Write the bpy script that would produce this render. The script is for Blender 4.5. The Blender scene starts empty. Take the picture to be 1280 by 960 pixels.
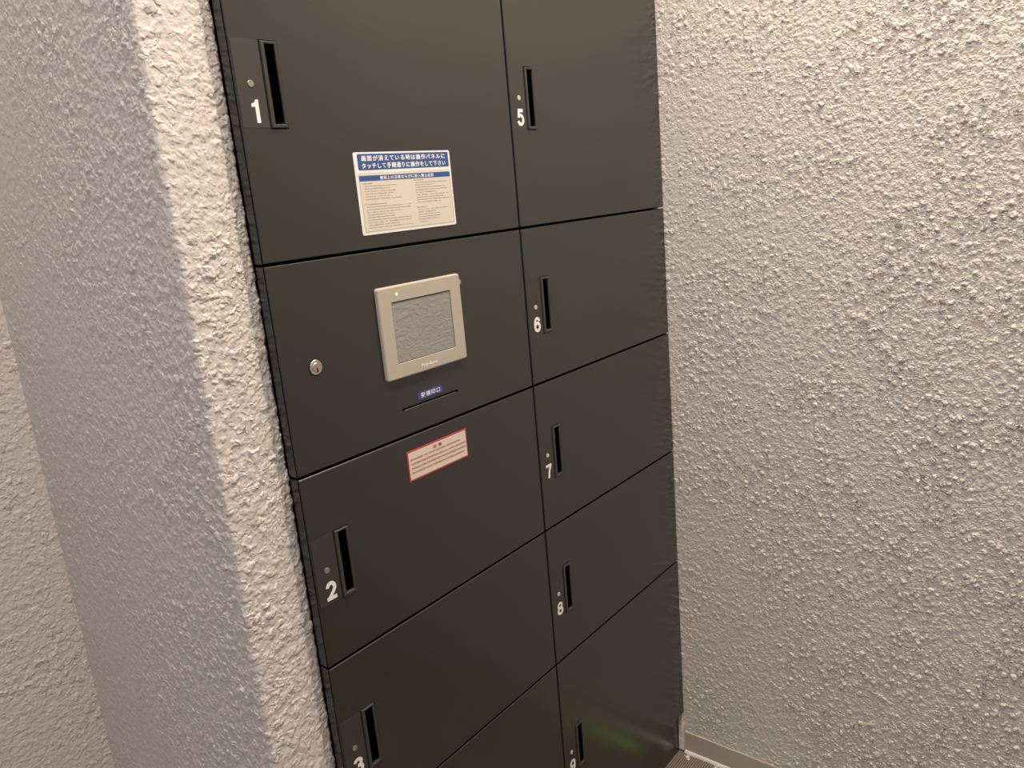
import bpy, bmesh, math, random
import numpy as np
from mathutils import Matrix, Vector

random.seed(7)
sc = bpy.context.scene
COL = sc.collection

# ------------------------------------------------------------------ camera
cam_data = bpy.data.cameras.new('camera')
cam = bpy.data.objects.new('camera', cam_data)
COL.objects.link(cam)
cam_data.sensor_width = 36.0
cam_data.lens = 980.835 / 1280 * 36.0
cam_data.clip_start = 0.02
right = Vector((0.625663, -0.7752, -0.087235))
down = Vector((-0.237925, -0.083129, -0.96772))
fwd = Vector((0.742925, 0.626222, -0.236451))
m = Matrix((right, -down, -fwd)).transposed().to_4x4()
m.translation = Vector((-0.5333, -0.8117, 1.3847))
cam.matrix_world = m
sc.camera = cam

# ------------------------------------------------------------------ light
sc.view_settings.view_transform = 'Standard'
sc.view_settings.look = 'None'
sc.view_settings.gamma = 1.0
sc.view_settings.use_curve_mapping = False
sc.view_settings.exposure = 0.0

world = bpy.data.worlds.new('world')
sc.world = world
world.use_nodes = True
world.node_tree.nodes['Background'].inputs[0].default_value = (0.80, 0.79, 0.92, 1)
world.node_tree.nodes['Background'].inputs[1].default_value = 0.35

CEIL = 3.00
LAMPS = [  # x, y, watts, colour, radius of the glowing disc
    (0.68, -0.70, 30.0, (1.0, 0.87, 0.73), 0.045),
    (-0.28, -0.55, 26.0, (1.0, 0.86, 0.72), 0.045),
    (-1.3, -0.9, 15.0, (0.87, 0.85, 1.0), 0.06),  # added cool fill standing in for daylight on the pillar's shaded side
]

# ------------------------------------------------------------------ node helpers
def new_mat(name):
    mt = bpy.data.materials.new(name)
    mt.use_nodes = True
    nt = mt.node_tree
    return mt, nt, nt.nodes['Principled BSDF']

def simple(name, col, rough=0.5, metal=0.0, spec=0.5, emit=None, strength=0.0, coat=0.0):
    mt, nt, b = new_mat(name)
    b.inputs['Base Color'].default_value = (*col, 1)
    b.inputs['Roughness'].default_value = rough
    b.inputs['Metallic'].default_value = metal
    b.inputs['Specular IOR Level'].default_value = spec
    b.inputs['Coat Weight'].default_value = coat
    if emit:
        b.inputs['Emission Color'].default_value = (*emit, 1)
        b.inputs['Emission Strength'].default_value = strength
    # faint fingerprint variation of the gloss
    tc = nt.nodes.new('ShaderNodeTexCoord')
    nz = nt.nodes.new('ShaderNodeTexNoise')
    nz.inputs['Scale'].default_value = 9.0
    nz.inputs['Detail'].default_value = 3.0
    mr = nt.nodes.new('ShaderNodeMapRange')
    mr.inputs['To Min'].default_value = max(0.02, rough - 0.03)
    mr.inputs['To Max'].default_value = min(1, rough + 0.03)
    nt.links.new(tc.outputs['Object'], nz.inputs['Vector'])
    nt.links.new(nz.outputs['Fac'], mr.inputs['Value'])
    nt.links.new(mr.outputs['Result'], b.inputs['Roughness'])
    return mt

def plaster(name, col, scale=1.0, amp=1.0, flat_below=None, stretch=(1, 1, 1), warp=0.007, sparse=(0.15, 0.65), low=0.0009, fade=(-0.55, 0.0, 1.0, 0.55)):
    """sprayed tile-texture plaster: drops and clumps as true displacement plus fine bump"""
    mt, nt, b = new_mat(name)
    N, L = nt.nodes, nt.links
    b.inputs['Base Color'].default_value = (*col, 1)
    b.inputs['Roughness'].default_value = 0.55
    b.inputs['Specular IOR Level'].default_value = 0.3
    tc = N.new('ShaderNodeTexCoord')
    mp = N.new('ShaderNodeMapping')
    mp.inputs['Scale'].default_value = stretch
    L.new(tc.outputs['Object'], mp.inputs['Vector'])
    def noise(sc_, det, rgh, dist=0.0):
        n = N.new('ShaderNodeTexNoise')
        n.inputs['Scale'].default_value = sc_ * scale
        n.inputs['Detail'].default_value = det
        n.inputs['Roughness'].default_value = rgh
        n.inputs['Distortion'].default_value = dist
        L.new(mp.outputs['Vector'], n.inputs['Vector'])
        return n.outputs['Fac']
    def ramp(src, a, c, lo, hi):
        r = N.new('ShaderNodeMapRange')
        r.interpolation_type = 'SMOOTHSTEP'
        r.inputs['From Min'].default_value = a
        r.inputs['From Max'].default_value = c
        r.inputs['To Min'].default_value = lo
        r.inputs['To Max'].default_value = hi
        L.new(src, r.inputs['Value'])
        return r.outputs['Result']
    def math_(op, a, c):
        q = N.new('ShaderNodeMath'); q.operation = op
        for i, v in enumerate((a, c)):
            if isinstance(v, float): q.inputs[i].default_value = v
            else: L.new(v, q.inputs[i])
        return q.outputs[0]
    # warped coordinates so that the drops are irregular
    wn = N.new('ShaderNodeTexNoise'); wn.inputs['Scale'].default_value = 130 * scale; wn.inputs['Detail'].default_value = 1.0
    L.new(mp.outputs['Vector'], wn.inputs['Vector'])
    vm = N.new('ShaderNodeVectorMath'); vm.operation = 'SUBTRACT'; vm.inputs[1].default_value = (.5, .5, .5)
    L.new(wn.outputs['Color'], vm.inputs[0])
    vs = N.new('ShaderNodeVectorMath'); vs.operation = 'SCALE'; vs.inputs['Scale'].default_value = warp / scale
    L.new(vm.outputs[0], vs.inputs[0])
    va = N.new('ShaderNodeVectorMath'); va.operation = 'ADD'
    L.new(mp.outputs['Vector'], va.inputs[0]); L.new(vs.outputs[0], va.inputs[1])
    def drops(sc_, hgt, size):
        v = N.new('ShaderNodeTexVoronoi'); v.inputs['Scale'].default_value = sc_ * scale
        L.new(va.outputs[0], v.inputs['Vector'])
        sp = N.new('ShaderNodeSeparateColor'); L.new(v.outputs['Color'], sp.inputs[0])
        r = math_('MULTIPLY_ADD', sp.outputs[0], size); r.node.inputs[2].default_value = 0.10
        d = math_('SUBTRACT', r, v.outputs['Distance'])
        return math_('MULTIPLY', ramp(d, 0.0, 0.34, 0.0, hgt), ramp(sp.outputs[1], sparse[0], sparse[1], 0.0, 1.0))
    area = ramp(noise(8, 1.0, 0.5), 0.36, 0.62, 0.35, 1.0)
    clump = math_('MULTIPLY', math_('ADD', drops(84, 0.0042, 0.66), drops(160, 0.0024, 0.64)), area)
    lump = ramp(noise(120, 1.0, 0.5), 0.35, 0.72, 0.0, low)
    fine = ramp(noise(330, 1.5, 0.5), 0.30, 0.75, 0.0, 0.0006)
    h = math_('ADD', math_('ADD', clump, lump), fine)
    h = math_('MULTIPLY', h, float(amp))
    # the spray coat thins out towards the inner corners
    sx = N.new('ShaderNodeSeparateXYZ'); L.new(tc.outputs['Object'], sx.inputs[0])
    h = math_('MULTIPLY', h, ramp(sx.outputs['Y'], *fade))
    if flat_below is not None:
        h = math_('MULTIPLY', h, ramp(sx.outputs['Z'], flat_below, flat_below + 0.004, 0.0, 1.0))
    dn = N.new('ShaderNodeDisplacement')
    dn.inputs['Midlevel'].default_value = 0.0
    dn.inputs['Scale'].default_value = 1.0
    L.new(h, dn.inputs['Height'])
    L.new(dn.outputs[0], N['Material Output'].inputs['Displacement'])
    mt.displacement_method = 'BOTH'
    return mt

M = {}
M['plaster'] = plaster('sprayed_plaster', (0.70, 0.66, 0.605), flat_below=0.057, low=0.0013)
M['plaster_pillar'] = plaster('pillar_plaster', (0.70, 0.66, 0.61), scale=0.80, amp=0.41, warp=0.013, sparse=(-0.2, 0.4), low=0.0024, fade=(0.03, 0.50, 1.0, 0.55))
M['plaster_back'] = plaster('hallway_plaster', (0.70, 0.65, 0.59), scale=0.85, amp=0.5, warp=0.013, sparse=(-0.1, 0.5), low=0.0022, fade=(-9.0, -8.0, 1.0, 1.0))
M['ceiling'] = simple('ceiling_paint', (0.75, 0.73, 0.69), 0.8)
M['paint'] = simple('plain_wall_paint', (0.45, 0.43, 0.40), 0.8)
M['vinyl'] = simple('vinyl_skirting', (0.52, 0.45, 0.385), 0.45)
M['caulk'] = simple('caulk', (0.80, 0.76, 0.68), 0.5)
M['white'] = simple('white_print', (0.95, 0.94, 0.91), 0.65)
M['cream'] = simple('cream_label', (0.80, 0.745, 0.63), 0.4)
M['blue'] = simple('blue_print', (0.035, 0.11, 0.33), 0.4)
M['tag_blue'] = simple('tag_blue', (0.045, 0.07, 0.26), 0.4)
M['grey_print'] = simple('grey_print', (0.30, 0.26, 0.20), 0.5)
M['red'] = simple('red_print', (0.56, 0.05, 0.06), 0.45)
M['pink_print'] = simple('fine_red_print', (0.55, 0.22, 0.17), 0.5)
M['bezel'] = simple('warm_grey_plastic', (0.53, 0.485, 0.395), 0.42)
M['nickel'] = simple('nickel', (0.72, 0.68, 0.62), 0.22, 1.0)
M['dot_sheen'] = simple('lock_dot_sheen', (0.60, 0.58, 0.54), 0.35)  # right column's dots: brighter reflection of the wall put into the colour
M['dot'] = simple('lock_dot', (0.42, 0.40, 0.37), 0.30, 0.6)
M['hole'] = simple('black_void', (0.0008, 0.0008, 0.0008), 0.9, spec=0.0)
M['carcass'] = simple('black_carcass', (0.003, 0.003, 0.003), 0.8, spec=0.1)
M['frame'] = simple('slot_frame_plastic', (0.055, 0.052, 0.047), 0.38)
M['led'] = simple('green_led', (0.05, 0.3, 0.05), 0.3, emit=(0.35, 1.0, 0.25), strength=3.0)
M['green'] = simple('green_plastic', (0.42, 0.85, 0.14), 0.4)
M['lamp_trim'] = simple('lamp_trim_white', (0.8, 0.8, 0.8), 0.4)

def door_material(name, col, r0, r1):
    mt, nt, b = new_mat(name)
    N, L = nt.nodes, nt.links
    b.inputs['Base Color'].default_value = (*col, 1)
    b.inputs['Specular IOR Level'].default_value = 1.0
    tc = N.new('ShaderNodeTexCoord')
    nz = N.new('ShaderNodeTexNoise'); nz.inputs['Scale'].default_value = 6; nz.inputs['Detail'].default_value = 3
    mr = N.new('ShaderNodeMapRange')
    mr.inputs['To Min'].default_value = r0; mr.inputs['To Max'].default_value = r1
    L.new(tc.outputs['Object'], nz.inputs['Vector']); L.new(nz.outputs['Fac'], mr.inputs['Value'])
    L.new(mr.outputs['Result'], b.inputs['Roughness'])
    f = N.new('ShaderNodeTexNoise'); f.inputs['Scale'].default_value = 1400; f.inputs['Detail'].default_value = 1
    bp = N.new('ShaderNodeBump'); bp.inputs['Strength'].default_value = 0.12; bp.inputs['Distance'].default_value = 0.0002
    L.new(tc.outputs['Object'], f.inputs['Vector']); L.new(f.outputs['Fac'], bp.inputs['Height'])
    L.new(bp.outputs['Normal'], b.inputs['Normal'])
    return mt
M['door'] = door_material('black_satin_steel', (0.0225, 0.0215, 0.0175), 0.20, 0.25)
M['plate'] = door_material('number_plate_film', (0.034, 0.031, 0.029), 0.36, 0.42)

def screen_material():
    mt, nt, b = new_mat('screen_film')
    N, L = nt.nodes, nt.links
    b.inputs['Base Color'].default_value = (0.35, 0.34, 0.315, 1)
    b.inputs['Roughness'].default_value = 0.22
    tc = N.new('ShaderNodeTexCoord')
    mp = N.new('ShaderNodeMapping'); mp.inputs['Rotation'].default_value = (0, 0.5, 0)
    mp.inputs['Scale'].default_value = (1, 1, 2.2)
    w = N.new('ShaderNodeTexNoise'); w.inputs['Scale'].default_value = 48; w.inputs['Detail'].default_value = 2.0
    w.inputs['Distortion'].default_value = 1.6
    bp = N.new('ShaderNodeBump'); bp.inputs['Strength'].default_value = 0.5; bp.inputs['Distance'].default_value = 0.0022
    L.new(tc.outputs['Object'], mp.inputs['Vector']); L.new(mp.outputs['Vector'], w.inputs['Vector'])
    L.new(w.outputs['Fac'], bp.inputs['Height']); L.new(bp.outputs['Normal'], b.inputs['Normal'])
    return mt
M['screen'] = screen_material()

def carpet_material():
    mt, nt, b = new_mat('ribbed_carpet')
    N, L = nt.nodes, nt.links
    b.inputs['Roughness'].default_value = 0.95
    b.inputs['Specular IOR Level'].default_value = 0.1
    tc = N.new('ShaderNodeTexCoord')
    wv = N.new('ShaderNodeTexWave'); wv.bands_direction = 'Y'
    wv.inputs['Scale'].default_value = 58; wv.inputs['Distortion'].default_value = 0.7
    wv.inputs['Detail'].default_value = 2; wv.inputs['Detail Scale'].default_value = 3
    nz = N.new('ShaderNodeTexNoise'); nz.inputs['Scale'].default_value = 300; nz.inputs['Detail'].default_value = 2
    cr = N.new('ShaderNodeValToRGB')
    cr.color_ramp.elements[0].color = (0.07, 0.055, 0.045, 1); cr.color_ramp.elements[1].color = (0.36, 0.30, 0.25, 1)
    mx = N.new('ShaderNodeMath'); mx.operation = 'MULTIPLY_ADD'
    mx.inputs[1].default_value = 0.75
    L.new(tc.outputs['Object'], wv.inputs['Vector']); L.new(tc.outputs['Object'], nz.inputs['Vector'])
    half = N.new('ShaderNodeMath'); half.operation = 'MULTIPLY'; half.inputs[1].default_value = 0.28
    L.new(nz.outputs['Fac'], half.inputs[0])
    L.new(wv.outputs['Fac'], mx.inputs[0]); L.new(half.outputs[0], mx.inputs[2])
    L.new(mx.outputs[0], cr.inputs[0]); L.new(cr.outputs[0], b.inputs['Base Color'])
    bp = N.new('ShaderNodeBump'); bp.inputs['Distance'].default_value = 0.0015
    L.new(mx.outputs[0], bp.inputs['Height']); L.new(bp.outputs['Normal'], b.inputs['Normal'])
    return mt
M['carpet'] = carpet_material()

# ------------------------------------------------------------------ geometry helpers
def link_mesh(name, me, mat, parent=None, smooth=False, kind=None):
    o = bpy.data.objects.new(name, me)
    COL.objects.link(o)
    if mat: me.materials.append(mat)
    if smooth:
        me.polygons.foreach_set('use_smooth', [True] * len(me.polygons))
    if parent: o.parent = parent
    if kind: o['kind'] = kind
    return o

def from_bm(name, bm, mat, parent=None, smooth=False, kind=None):
    bmesh.ops.recalc_face_normals(bm, faces=bm.faces)
    me = bpy.data.meshes.new(name)
    bm.to_mesh(me); bm.free()
    return link_mesh(name, me, mat, parent, smooth, kind)

def add_box(bm, x0, x1, y0, y1, z0, z1, bevel=0.0, seg=1):
    r = bmesh.ops.create_cube(bm, size=1.0)
    vs = r['verts']
    for v in vs:
        v.co = Vector((x0 + (v.co.x + .5) * (x1 - x0), y0 + (v.co.y + .5) * (y1 - y0), z0 + (v.co.z + .5) * (z1 - z0)))
    if bevel:
        es = list({e for v in vs for e in v.link_edges})
        bmesh.ops.bevel(bm, geom=es, offset=bevel, segments=seg, affect='EDGES')

def box(name, x0, x1, y0, y1, z0, z1, mat, parent=None, bevel=0.0, seg=1, kind=None):
    bm = bmesh.new()
    add_box(bm, x0, x1, y0, y1, z0, z1, bevel, seg)
    return from_bm(name, bm, mat, parent, kind=kind)

def rounded_sheet(name, x0, x1, z0, z1, yf, yb, r, mat, parent, n=6, chamfer=0.0):
    """a thin sheet facing -y with rounded corners"""
    def ring(inset, y):
        pts = []
        rr = max(r - inset, 1e-5)
        for cx, cz, a0 in ((x1 - r, z1 - r, 0), (x0 + r, z1 - r, 90), (x0 + r, z0 + r, 180), (x1 - r, z0 + r, 270)):
            for k in range(n + 1):
                a = math.radians(a0 + 90 * k / n)
                pts.append((cx + rr * math.cos(a), y, cz + rr * math.sin(a)))
        return pts
    bm = bmesh.new()
    rings = []
    if chamfer:
        rings = [ring(chamfer, yf), ring(0, yf + chamfer), ring(0, yb)]
    else:
        rings = [ring(0, yf), ring(0, yb)]
    vr = [[bm.verts.new(p) for p in rg] for rg in rings]
    for a, b in zip(vr, vr[1:]):
        for i in range(len(a)):
            j = (i + 1) % len(a)
            bm.faces.new((a[i], a[j], b[j], b[i]))
    bm.faces.new(vr[0]); bm.faces.new(list(reversed(vr[-1])))
    return from_bm(name, bm, mat, parent)

def disc(name, x, z, r, yf, yb, mat, parent, n=28, bev=0.0):
    bm = bmesh.new()
    prof = [(r - bev, yf), (r, yf + bev), (r, yb)] if bev else [(r, yf), (r, yb)]
    rings = [[bm.verts.new((x + q * math.cos(2 * math.pi * k / n), y, z + q * math.sin(2 * math.pi * k / n))) for k in range(n)] for q, y in prof]
    for a, b in zip(rings, rings[1:]):
        for i in range(n):
            j = (i + 1) % n
            bm.faces.new((a[i], a[j], b[j], b[i]))
    bm.faces.new(rings[0]); bm.faces.new(list(reversed(rings[-1])))
    return from_bm(name, bm, mat, parent)

def rect_frame(bm, ox0, ox1, oz0, oz1, ix0, ix1, iz0, iz1, yf, yo, yi, bev=0.0008):
    """ring around a hole: front at yf, outer side back to yo, inner side back to yi"""
    def q(x0, x1, z0, z1, y): return [bm.verts.new(p) for p in ((x0, y, z0), (x1, y, z0), (x1, y, z1), (x0, y, z1))]
    a = q(ox0, ox1, oz0, oz1, yo)
    b = q(ox0, ox1, oz0, oz1, yf + bev)
    c = q(ox0 + bev, ox1 - bev, oz0 + bev, oz1 - bev, yf)
    d = q(ix0 - bev, ix1 + bev, iz0 - bev, iz1 + bev, yf)
    e = q(ix0, ix1, iz0, iz1, yf + bev)
    f = q(ix0, ix1, iz0, iz1, yi)
    for s, t in ((a, b), (b, c), (c, d), (d, e), (e, f)):
        for i in range(4):
            j = (i + 1) % 4
            bm.faces.new((s[i], s[j], t[j], t[i]))
    return a, f

def text_mesh(name, body, size_h, cx, cz, y, mat, parent, width=None, bold=0.0, align='CENTER', depth=0.00012, spacing=1.0, offset=0.0):
    """lettering on the y = const plane, cap/glyph height size_h, centred at cx, cz (or left edge at cx)"""
    cu = bpy.data.curves.new(name, 'FONT')
    cu.body = body
    cu.size = 1.0
    cu.offset = offset
    cu.space_character = spacing
    cu.resolution_u = 3
    cu.fill_mode = 'BOTH'
    to = bpy.data.objects.new(name + '_tmp', cu)
    COL.objects.link(to)
    bpy.context.view_layer.update()
    dg = bpy.context.evaluated_depsgraph_get()
    me = bpy.data.meshes.new_from_object(to.evaluated_get(dg))
    bpy.data.objects.remove(to)
    me.materials.clear()
    n = len(me.vertices)
    lift = 0.0
    co = np.empty(n * 3); me.vertices.foreach_get('co', co); co = co.reshape(-1, 3)
    if bold:   # heavier weight: the outline repeated around a small circle
        K = 12
        polys = [list(p.vertices) for p in me.polygons]
        ring = [(0, 0)] + [(bold * math.cos(2 * math.pi * k / K), bold * math.sin(2 * math.pi * k / K)) for k in range(K)]
        co = np.concatenate([co + np.array((dx, dy, 0)) for dx, dy in ring])
        fc = [[v + n * k for v in p] for k in range(K + 1) for p in polys]
        me = bpy.data.meshes.new(name)
        me.from_pydata(co.tolist(), [], fc)
        n0, n = n, len(co)
        depth = 0
        lift = np.repeat(np.arange(K + 1), n0) * 4e-6
    lo, hi = co.min(0), co.max(0)
    sz = size_h / (hi[1] - lo[1])
    sx = sz if width is None else width / (hi[0] - lo[0])
    if align == 'CENTER': x = (co[:, 0] - (lo[0] + hi[0]) / 2) * sx + cx
    else: x = (co[:, 0] - lo[0]) * sx + cx
    z = (co[:, 1] - (lo[1] + hi[1]) / 2) * sz + cz
    out = np.stack([x, np.full(n, y) - lift, z], 1)
    me.vertices.foreach_set('co', out.ravel())
    me.update()
    o = link_mesh(name, me, mat, parent)
    if depth:
        so = o.modifiers.new('thickness', 'SOLIDIFY'); so.thickness = depth; so.offset = 0
    return o

def arc(cx, cz, rx, rz, a0, a1, n=18):
    return [(cx + rx * math.cos(math.radians(a0 + (a1 - a0) * k / n)), cz + rz * math.sin(math.radians(a0 + (a1 - a0) * k / n))) for k in range(n + 1)]

SIX = [arc(.5, .70, .47, .30, 8, 180, 14) + [(0.0, .50), (0.0, .34)], arc(.5, .31, .5, .31, 0, 360, 26)]
DIGITS = {
    '2': [arc(.5, .69, .47, .31, 172, -22, 16) + [(.80, .44), (.42, .20), (.10, .0)], [(-.17, 0.0), (1.12, 0.0)]],
    '3': [arc(.47, .76, .44, .24, 168, -90, 18) + [(.36, .52)], [(.40, .53)] + arc(.47, .27, .52, .26, 88, -168, 20)],
    '4': [[(.72, -.1), (.72, 1.1)], [(.66, 1.05), (-.02, .33)], [(-.16, .30), (1.15, .30)]],
    '5': [[(1.02, 1.0), (.20, 1.0), (.07, .47)], [(.07, .50)] + arc(.47, .33, .52, .33, 140, -166, 22)],
    '6': SIX,
    '7': [[(-.17, 1.0), (1.13, 1.0)], [(.98, 1.0), (.70, .70), (.50, .36), (.40, -.12)]],
    '8': [arc(.5, .765, .43, .235, 0, 360, 24), arc(.5, .265, .5, .265, 0, 360, 26)],
    '9': [[(1 - x, 1 - z) for x, z in st] for st in SIX],
}

def digit_mesh(num, cx, cz, W, H, t, y, parent):
    """bold upright numeral drawn as constant-width strokes"""
    bm = bmesh.new()
    w, h = W - t, H - t
    lift = 0
    for st in DIGITS[num]:
        p = [Vector((cx + (x - .5) * w, cz + (z - .5) * h)) for x, z in st]
        L_, R_ = [], []
        for i in range(len(p)):
            closed = (p[0] - p[-1]).length < 1e-7
            a = p[i - 1] if i else (p[-2] if closed else p[0])
            b = p[i + 1] if i < len(p) - 1 else (p[1] if closed else p[-1])
            d0 = (p[i] - a); d1 = (b - p[i])
            d0 = d0.normalized() if d0.length > 1e-9 else d1.normalized()
            d1 = d1.normalized() if d1.length > 1e-9 else d0
            d = (d0 + d1).normalized()
            n_ = Vector((-d.y, d.x))
            k = t / 2 / max(0.6, n_.dot(Vector((-d0.y, d0.x))))
            L_.append(p[i] + n_ * k); R_.append(p[i] - n_ * k)
        yy = y - lift * 1.5e-5
        vl = [bm.verts.new((q.x, yy, q.y)) for q in L_]; vr = [bm.verts.new((q.x, yy, q.y)) for q in R_]
        for i in range(len(p) - 1):
            bm.faces.new((vl[i], vl[i + 1], vr[i + 1], vr[i]))
        lift += 1
    return from_bm('number', bm, M['white'], parent)

def empty(name, loc, label, cat, group=None):
    o = bpy.data.objects.new(name, None)
    COL.objects.link(o)
    o.location = loc
    o.empty_display_size = 0.05
    o['label'] = label; o['category'] = cat
    if group: o['group'] = group
    return o

def adopt(parent):
    """children were modelled in world coordinates: keep them where they are"""
    inv = Matrix.Translation(-Vector(parent.location))
    for ch in list(COL.objects):
        if ch.parent == parent: ch.matrix_parent_inverse = inv

def grid_sheet(name, U, V, fn, mat, kind='structure', smooth=True, flip=False):
    """dense sheet over parameter lines U x V; fn(u, v arrays) -> xyz"""
    U = np.asarray(U); V = np.asarray(V)
    uu, vv = np.meshgrid(U, V, indexing='ij')
    co = fn(uu.ravel(), vv.ravel())
    nu, nv = len(U), len(V)
    idx = np.arange(nu * nv).reshape(nu, nv)
    q = np.stack([idx[:-1, :-1], idx[1:, :-1], idx[1:, 1:], idx[:-1, 1:]], -1).reshape(-1, 4)
    if flip: q = q[:, ::-1]
    me = bpy.data.meshes.new(name)
    me.vertices.add(nu * nv); me.vertices.foreach_set('co', co.astype(np.float32).ravel())
    me.loops.add(q.size); me.loops.foreach_set('vertex_index', q.astype(np.int32).ravel())
    me.polygons.add(len(q)); me.polygons.foreach_set('loop_start', np.arange(0, q.size, 4, dtype=np.int32))
    me.update(calc_edges=True)
    return link_mesh(name, me, mat, None, smooth, kind)

def lines(*spans):
    """spans (a, b, step) joined into one increasing list"""
    out = []
    for a, b, s in spans:
        n = max(1, int(round((b - a) / s)))
        out += [a + (b - a) * i / n for i in range(n)]
    out.append(spans[-1][1])
    return out

# ------------------------------------------------------------------ the setting
XW = 0.972      # right wall plane
zfine = lines((0.0, 1.90, 0.0022), (1.90, CEIL, 0.05))
# right wall, facing -x
yl = lines((-2.6, -0.78, 0.05), (-0.78, 0.06, 0.0022))
grid_sheet('wall_right', yl, zfine, lambda u, v: np.stack([np.full_like(u, XW), u, v], 1), M['plaster'], flip=True)

# pillar left of the lockers: bright end face, crease, and the side turning down the hallway
path = [(0.004, 0.06), (0.0005, 0.024), (-0.004, 0.0212), (-0.020, 0.0175), (-0.040, 0.0140), (-0.052, 0.0130), (-0.0915, 0.0130),
        (-0.0936, 0.0138), (-0.0950, 0.0158), (-0.0955, 0.019), (-0.0955, 0.30), (-0.0955, 0.585)]
P = np.array(path)
seg = np.hypot(*np.diff(P, axis=0).T)
S = np.concatenate([[0], np.cumsum(seg)])
su = np.unique(np.concatenate([S[:10], np.arange(0, S[9], 0.0020), np.arange(S[9], S[-1], 0.0030), [S[-1]]]))
zp = lines((0.0, 0.25, 0.05), (0.25, 2.0, 0.0026), (2.0, CEIL, 0.05))
grid_sheet('wall_left', su, zp, lambda u, v: np.stack([np.interp(u, S, P[:, 0]), np.interp(u, S, P[:, 1]), v], 1),
           M['plaster_pillar'], flip=True)
# end wall of the hallway behind the pillar, facing -y
xb = lines((-2.4, -0.60, 0.1), (-0.60, -0.088, 0.0028))
zb = lines((0.0, 0.30, 0.05), (0.30, 1.50, 0.0028), (1.50, CEIL, 0.05))
grid_sheet('wall_back', xb, zb, lambda u, v: np.stack([u, np.full_like(u, 0.570), v], 1), M['plaster_back'])

box('floor', -2.5, 1.05, -2.7, 0.66, -0.06, 0.0, M['carpet'], kind='structure')
box('ceiling', -2.5, 1.05, -2.7, 0.66, CEIL, CEIL + 0.06, M['ceiling'], kind='structure')
box('wall_front', -2.5, 1.05, -2.72, -2.62, 0.0, CEIL, M['paint'], kind='structure')
# header above the lockers
LTOP = 1.842
box('trim_1', 0.0045, 0.9715, 0.012, 0.10, LTOP + 0.004, CEIL, M['ceiling'], kind='structure')

# skirting on the right wall with its pale bead of caulk
box('baseboard_right', 0.9685, XW + 0.004, -2.6, -0.0005, 0.004, 0.060, M['vinyl'], bevel=0.001, kind='structure')
bm = bmesh.new()
rows = []
ny = 120
for i in range(ny + 1):
    y = -0.75 + i * 0.7495 / ny
    w = 0.0045 + 0.0012 * math.sin(i * 0.9) * math.sin(i * 0.31)
    rows.append([bm.verts.new((0.9695, y, 0.0085)), bm.verts.new((0.9680 - w * .3, y, 0.0070)),
                 bm.verts.new((0.9680 - w * .9, y, 0.0035)), bm.verts.new((0.9680 - w, y, 0.0))])
for a, b in zip(rows, rows[1:]):
    for k in range(3): bm.faces.new((a[k], a[k + 1], b[k + 1], b[k]))
from_bm('trim_2', bm, M['caulk'], smooth=True, kind='structure')
# upright bead in the corner beside the kick plate
bm = bmesh.new()
for k in range(9):
    z0 = 0.005 + k * 0.0115
    add_box(bm, 0.9655 - 0.0008 * random.random(), 0.9705, 0.0035, 0.0150, z0, z0 + 0.0114, 0.0008)
from_bm('trim_3', bm, M['caulk'], kind='structure')
# stray dabs of caulk on the carpet
for i, (x, y, r) in enumerate(((0.957, -0.012, 0.0055), (0.950, -0.018, 0.004), (0.957, -0.085, 0.0045))):
    bm = bmesh.new()
    bmesh.ops.create_icosphere(bm, subdivisions=2, radius=r)
    for v in bm.verts:
        v.co = v.co * (1 + 0.35 * math.sin(v.co.x * 900 + i) * math.cos(v.co.y * 700))
        v.co.z = max(v.co.z * 0.35, 0.0)
        v.co += Vector((x, y, 0.0))
    o = from_bm('caulk_dab', bm, M['caulk'], smooth=True)
    o['label'] = ['pale lump of caulk on carpet in the corner, largest one', 'small pale caulk crumb beside the corner lump',
                  'pale caulk dab on carpet further along the skirting'][i]
    o['category'] = 'caulk'
    o['group'] = 'caulk dabs on the carpet by the skirting'

# ------------------------------------------------------------------ lockers
ROWS = [1.3265, 1.0600, 0.7910, 0.5205, 0.1123]      # heights of the seams
G = 0.0019                                            # half a seam
T = 0.0175                                            # door thickness

def make_door(parent, name, x0, x1, z0, z1, slot=None, label=None):
    bm = bmesh.new()
    bv = 0.0009
    if slot:
        ix0, ix1, iz0, iz1 = slot
        a, f = rect_frame(bm, x0, x1, z0, z1, ix0, ix1, iz0, iz1, 0.0, T, T, bv)
        for i in range(4):
            j = (i + 1) % 4
            bm.faces.new((a[i], a[j], f[j], f[i]))
    else:
        add_box(bm, x0, x1, 0.0, T, z0, z1, bv)
    o = from_bm(name, bm, M['door'], parent)
    if label: o['label'] = label
    return o

def slot_parts(door, x0, x1, z0, z1, plate=None):
    fr = 0.0052
    bm = bmesh.new()
    a, f = rect_frame(bm, x0, x1, z0, z1, x0 + fr, x1 - fr * .6, z0 + 0.0042, z1 - 0.0030, -0.0022, 0.015, 0.0245, 0.0007)
    bm.faces.new(f)
    for i in range(4):
        j = (i + 1) % 4
    from_bm('handle_slot', bm, M['frame'], door)
    box('slot_interior', x0 + fr - .0004, x1 - fr * .6 + .0004, 0.0004, 0.0240, z0 + 0.0085, z1 - 0.0028, M['hole'], door)
    if plate:
        rounded_sheet('number_plate', plate[0], plate[1], z0 + 0.0002, z1 + 0.0005, -0.0005, 0.0002, 0.0004, M['plate'], door, 2)

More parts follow.
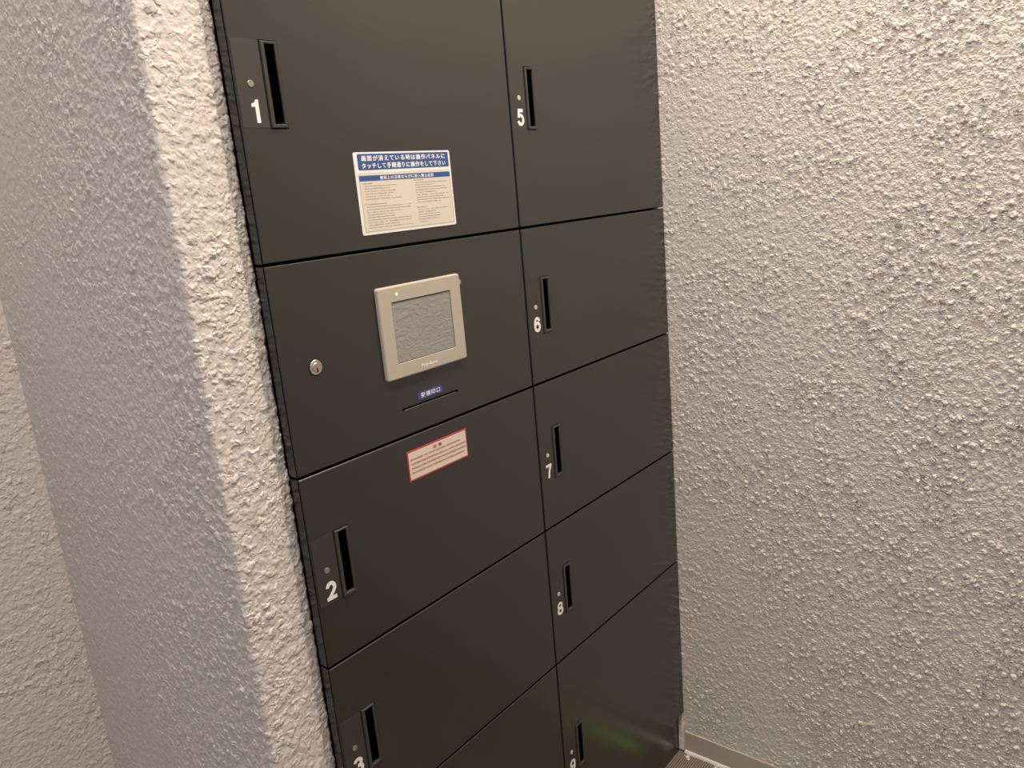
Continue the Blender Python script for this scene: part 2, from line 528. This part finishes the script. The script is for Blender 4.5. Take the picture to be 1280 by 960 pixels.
def door_marks(door, num, xc, zb, w, has_plate):
    y = -0.0008 if has_plate else -0.0003
    disc('lock_indicator', xc - 0.0017 if xc < .1 else xc - 0.0005, zb + 0.0478, 0.0039, y - 0.0006, 0.0, M['dot'] if xc < .1 else M['dot_sheen'], door, 24, 0.0002)
    if num == '1':
        bm = bmesh.new()
        x0, z0, x1, z1 = xc - 0.0052, zb + 0.0052, xc + 0.0043, zb + 0.0308
        out = [(x1 - .0050, z0), (x1, z0), (x1, z1), (x1 - .0036, z1), (x1 - .0052, z1 - .0030), (x0, z1 - .0048), (x0, z1 - .0084), (x1 - .0050, z1 - .0078)]
        bm.faces.new([bm.verts.new((a, y, b)) for a, b in out])
        from_bm('number', bm, M['white'], door)
    else:
        digit_mesh(num, xc + 0.0003, zb + 0.0180, 0.0178, 0.0262, 0.0053, y, door)

lk_l = empty('parcel_locker', (0.2425, 0.28, 0.0), 'left column of the black steel parcel lockers, with the touch panel, doors 1 to 3', 'locker', 'columns of black parcel lockers')
lk_r = empty('parcel_locker', (0.7275, 0.28, 0.0), 'right column of the black steel parcel lockers against the wall, doors 5 to 9', 'locker', 'columns of black parcel lockers')

for lk, X0, X1, E0 in ((lk_l, 0.0, 0.4831, 0.006), (lk_r, 0.4869, 0.9690, 0.001)):
    box('carcass', X0 + E0, X1, 0.0252, 0.55, 0.0, LTOP, M['carcass'], lk)
    box('kick_plate', X0 + E0, 0.9655 if X1 > .9 else 0.4850, 0.0156, 0.0246, 0.0005, 0.1123 - G, M['door'], lk, bevel=0.0006)

def zr(i):
    top = LTOP if i == 0 else ROWS[i - 1] - G
    return ROWS[i] + G, top

DW = {'1': 0.0112, '2': 0.0178, '3': 0.0178, '4': 0.018, '5': 0.0170, '6': 0.0170, '7': 0.0172, '8': 0.0172, '9': 0.0172}
names = ['1', None, '2', '3', '4']
for i in range(5):
    z0, z1 = zr(i)
    if names[i] is None: continue
    sb = {0: 1.4814, 2: 0.8788, 3: 0.6075, 4: 0.2650}[i]
    d = make_door(lk_l, 'door', 0.0, 0.4831, z0, z1, (0.0392, 0.0626, sb - 0.0006, sb + 0.0955),
                  'black door numbered %s' % names[i])
    slot_parts(d, 0.0400, 0.0621, sb, sb + 0.0949, (0.0025, 0.0380))
    door_marks(d, names[i], 0.0222, sb, DW[names[i]], True)
names = ['5', '6', '7', '8', '9']
for i in range(5):
    z0, z1 = zr(i)
    sb = {0: 1.4815, 1: 1.1450, 2: 0.8798, 3: 0.6082, 4: 0.2660}[i]
    d = make_door(lk_r, 'door', 0.4869, 0.9690, z0, z1, (0.5270, 0.5510, sb - 0.0006, sb + 0.0955),
                  'black door numbered %s' % names[i])
    slot_parts(d, 0.5278, 0.5503, sb, sb + 0.0949)
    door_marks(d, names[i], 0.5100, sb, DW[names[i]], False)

for k in range(5):
    a_, b_ = zr(k)
    box('edge_seam', -0.0003, 0.0003, 0.0010, 0.0026, a_, b_, M['hole'], lk_l)

# control panel door with receipt slit
z0, z1 = zr(1)
cp = make_door(lk_l, 'control_panel', 0.0, 0.4831, z0, z1, (0.1868, 0.2998, 1.0989, 1.1010), 'plain black panel without a number')
box('slit_interior', 0.1866, 0.3000, 0.003, 0.016, 1.0987, 1.1012, M['hole'], cp)
disc('slit_end', 0.1872, 1.0998, 0.0019, -0.0001, 0.001, M['hole'], cp, 14)
disc('slit_end', 0.2994, 1.1001, 0.0019, -0.0001, 0.001, M['hole'], cp, 14)

# key lock
kl = disc('key_lock', 0.0507, 1.1930, 0.0098, -0.0016, 0.001, M['nickel'], lk_l, 36, 0.0007)
disc('lock_collar', 0.0507, 1.1930, 0.0108, -0.0003, 0.001, M['hole'], kl, 36)
disc('lock_core', 0.0507, 1.1930, 0.0062, -0.0026, 0.0, M['nickel'], kl, 30, 0.0006)
box('keyhole', 0.0503, 0.0519, -0.0028, -0.001, 1.1868, 1.1925, M['hole'], kl)

# touch panel
def panel_frame():
    bm = bmesh.new()
    ox0, ox1, oz0, oz1 = 0.1610, 0.3235, 1.1462, 1.2752
    ix0, ix1, iz0, iz1 = 0.1838, 0.3005, 1.1676, 1.2535
    bv = 0.0022
    def q(x0, x1, z0, z1, y, r, n=4):
        pts = []
        for cx, cz, a0 in ((x1 - r, z1 - r, 0), (x0 + r, z1 - r, 90), (x0 + r, z0 + r, 180), (x1 - r, z0 + r, 270)):
            for k in range(n + 1):
                a = math.radians(a0 + 90 * k / n)
                pts.append(bm.verts.new((cx + r * math.cos(a), y, cz + r * math.sin(a))))
        return pts
    R = [q(ox0, ox1, oz0, oz1, -0.0002, .004), q(ox0, ox1, oz0, oz1, -0.0042, .004),
         q(ox0 + .0008, ox1 - .0008, oz0 + .0008, oz1 - .0008, -0.0056, .0034),
         q(ox0 + bv, ox1 - bv, oz0 + bv, oz1 - bv, -0.0062, .0026),
         q(ix0 - .0004, ix1 + .0004, iz0 - .0004, iz1 + .0004, -0.0062, .0008), q(ix0, ix1, iz0, iz1, -0.0058, .0006), q(ix0, ix1, iz0, iz1, -0.0044, .0006)]
    for s, t in zip(R, R[1:]):
        for i in range(len(s)):
            j = (i + 1) % len(s)
            bm.faces.new((s[i], s[j], t[j], t[i]))
    return from_bm('touch_panel', bm, M['bezel'], lk_l)
tp = panel_frame()
tp['label'] = 'warm grey touch panel with blank screen'
box('screen_gasket', 0.1836, 0.3007, -0.0046, -0.0034, 1.1674, 1.2537, M['carcass'], tp)
box('screen', 0.1848, 0.2995, -0.0050, -0.0036, 1.1686, 1.2525, M['screen'], tp)
disc('indicator_light', 0.1950, 1.2637, 0.0017, -0.0066, -0.0055, M['led'], tp, 16)
text_mesh('logo', 'Pro-face', 0.0052, 0.2420, 1.1562, -0.0064, M['white'], tp, width=0.0320, bold=0.030)
disc('fixing_clip', 0.3255, 1.2620, 0.0042, -0.0030, 0.0, M['bezel'], tp, 18, 0.001)

# blue tag over the slit
bt = rounded_sheet('slit_tag', 0.2170, 0.2690, 1.1060, 1.1178, -0.0005, 0.0002, 0.0012, M['tag_blue'], lk_l)
bt['label'] = 'small blue tag with white characters'
text_mesh('lettering', '受領印口', 0.0074, 0.2430, 1.1119, -0.0007, M['white'], bt, width=0.0400, bold=0.020, spacing=1.22)

# ------- notices
def dashes(name, rows, y, mat, parent, h=0.0011):
    bm = bmesh.new()
    rnd = random.Random(len(rows) * 13 + 5)
    for x0, x1, z, hh in rows:
        x = x0
        while x < x1:
            w = min(rnd.choice((0.0009, 0.0013, 0.0018, 0.0024)), x1 - x)
            dz = rnd.uniform(-0.00012, 0.00012)
            k = hh * rnd.uniform(0.55, 1.0)
            vs = [bm.verts.new(p) for p in ((x, y, z - k / 2 + dz), (x + w, y, z - k / 2 + dz), (x + w, y, z + k / 2 + dz), (x, y, z + k / 2 + dz))]
            bm.faces.new(vs)
            x += w + rnd.choice((0.00035, 0.0005, 0.0005, 0.0022 if rnd.random() < .25 else 0.0006))
    return from_bm(name, bm, mat, parent, kind='stuff')

il = rounded_sheet('instruction_notice', 0.1549, 0.3345, 1.3464, 1.4518, -0.0008, 0.0002, 0.003, M['white'], lk_l)
il['label'] = 'white notice with blue title bands and small print'
rounded_sheet('notice_background', 0.1585, 0.3318, 1.3490, 1.4258, -0.00090, -0.0007, 0.003, M['cream'], il)
tb = rounded_sheet('title_band', 0.1610, 0.3308, 1.4293, 1.4495, -0.00100, -0.0007, 0.0018, M['blue'], il)
b2 = rounded_sheet('heading_band', 0.1600, 0.3310, 1.4152, 1.4222, -0.00100, -0.0007, 0.0012, M['blue'], il)
# the border line around the small print
bm = bmesh.new()
x0, x1, z0_, z1_ = 0.1602, 0.3306, 1.3502, 1.4160
for a in ((x0, x0 + .0005, z0_, z1_), (x1 - .0005, x1, z0_, z1_), (x0, x1, z0_, z0_ + .0005)):
    vs = [bm.verts.new(p) for p in ((a[0], -0.00094, a[2]), (a[1], -0.00094, a[2]), (a[1], -0.00094, a[3]), (a[0], -0.00094, a[3]))]
    bm.faces.new(vs)
from_bm('border_line', bm, M['grey_print'], il)
text_mesh('title_lettering', '画面が消えている時は操作パネルに', 0.0073, 0.2456, 1.4440, -0.0012, M['white'], il, width=0.1560, bold=0.034, spacing=1.26)
text_mesh('title_lettering', 'タッチして手順通りに操作をして下さい', 0.0073, 0.2456, 1.4345, -0.0012, M['white'], il, width=0.1570, bold=0.034, spacing=1.20)
text_mesh('heading_lettering', '使用上の注意ならびに投入禁止品目', 0.0048, 0.2460, 1.4187, -0.0012, M['white'], il, width=0.1010, bold=0.034, spacing=1.22)
rows = []
def col(xs, zs, step, widths, ind=0.002, h=0.0012):
    z = zs
    for w in widths:
        if w: rows.append((xs + (ind if w > 0 else 0), xs + abs(w), z, h if w > 0 else h * 1.35))
        z -= step
    return z
col(0.1645, 1.4120, 0.00335, [-0.017, 0.060, 0.047, 0.057, 0.052, 0.046, 0.066, 0, -0.038, 0.082, 0.081, 0.066, 0.050, 0.050, 0.083, 0.080, 0.057, 0.082])
col(0.2575, 1.4128, 0.00335, [-0.018, 0.066, 0.038, 0.060, 0.066, 0.042, 0.066, 0.058, 0.068, 0.050, 0, -0.018, 0.066, 0.038, 0.045, 0.046, 0.045, 0.020])
dashes('small_print', rows, -0.00096, M['grey_print'], il)

rl = box('warning_notice', 0.1820, 0.3085, -0.0007, 0.0001, 0.9920, 1.0376, M['red'], lk_l, bevel=0.0002)
rl['label'] = 'white notice with red border'
rounded_sheet('notice_background', 0.1845, 0.3060, 0.9945, 1.0351, -0.0009, -0.0006, 0.0008, M['cream'], rl)
text_mesh('title_lettering', '注 意', 0.0052, 0.2440, 1.0300, -0.0011, M['red'], rl, width=0.0185, bold=0.02)
rows = []
for k, (a, b) in enumerate(((0.1875, 0.2930), (0.1885, 0.3035), (0.1885, 0.3035), (0.1885, 0.3010))):
    rows.append((a, b, 1.0235 - k * 0.0066, 0.0036))
dashes('small_print', rows, -0.0010, M['pink_print'], rl)

# slivers of caulk where the seams meet the wall
for k, (z, w) in enumerate(((1.3265, 0.020), (1.0600, 0.006), (0.7910, 0.003), (0.5205, 0.003))):
    box('sealant', 0.9685 - w, 0.9690, 0.0008, 0.014, z - 0.0011, z + 0.0011, M['caulk'], lk_r, bevel=0.0004)

adopt(lk_l); adopt(lk_r)
bpy.context.view_layer.update()

# added green strip out of view, placed to give the green reflection in door 9
gs = box('added_strip', 0.903, 0.925, -0.330, -0.105, 0.0005, 0.004, M['green'], bevel=0.001)
gs['label'] = 'added green strip on the carpet out of view, mirrored in door 9'
gs['category'] = 'strip'

# ------------------------------------------------------------------ ceiling lamps
for i, (x, y, watts, colr, rad) in enumerate(LAMPS):
    lab = ['recessed ceiling downlight in front of the lockers', 'recessed ceiling downlight in the hallway beside the pillar',
           'added cool fill lamp on the ceiling behind the camera'][i]
    d = empty('downlight', (x, y, CEIL), lab, 'lamp', 'recessed ceiling downlights')
    bm = bmesh.new()
    n = 32
    prof = [(rad + .018, CEIL - .0005), (rad + .018, CEIL - .004), (rad + .004, CEIL - .006), (rad, CEIL - .003), (rad, CEIL - .0005)]
    rg = [[bm.verts.new((x + r * math.cos(2 * math.pi * k / n), y + r * math.sin(2 * math.pi * k / n), z)) for k in range(n)] for r, z in prof]
    for a, b in zip(rg, rg[1:]):
        for k in range(n):
            j = (k + 1) % n
            bm.faces.new((a[k], a[j], b[j], b[k]))
    from_bm('trim_ring', bm, M['lamp_trim'], d)
    mt = simple('lamp_lens_%d' % i, colr, 0.5, emit=colr, strength=12.0)
    bm = bmesh.new()
    bmesh.ops.create_circle(bm, cap_ends=True, radius=rad, segments=n)
    for v in bm.verts: v.co += Vector((x, y, CEIL - .0012))
    from_bm('lens', bm, mt, d)
    adopt(d)
    ld = bpy.data.lights.new('downlight_light', 'AREA')
    ld.shape = 'DISK'; ld.size = rad * 2; ld.energy = watts; ld.color = colr
    lo = bpy.data.objects.new('downlight_light', ld)
    COL.objects.link(lo)
    lo.location = (x, y, CEIL - .008)
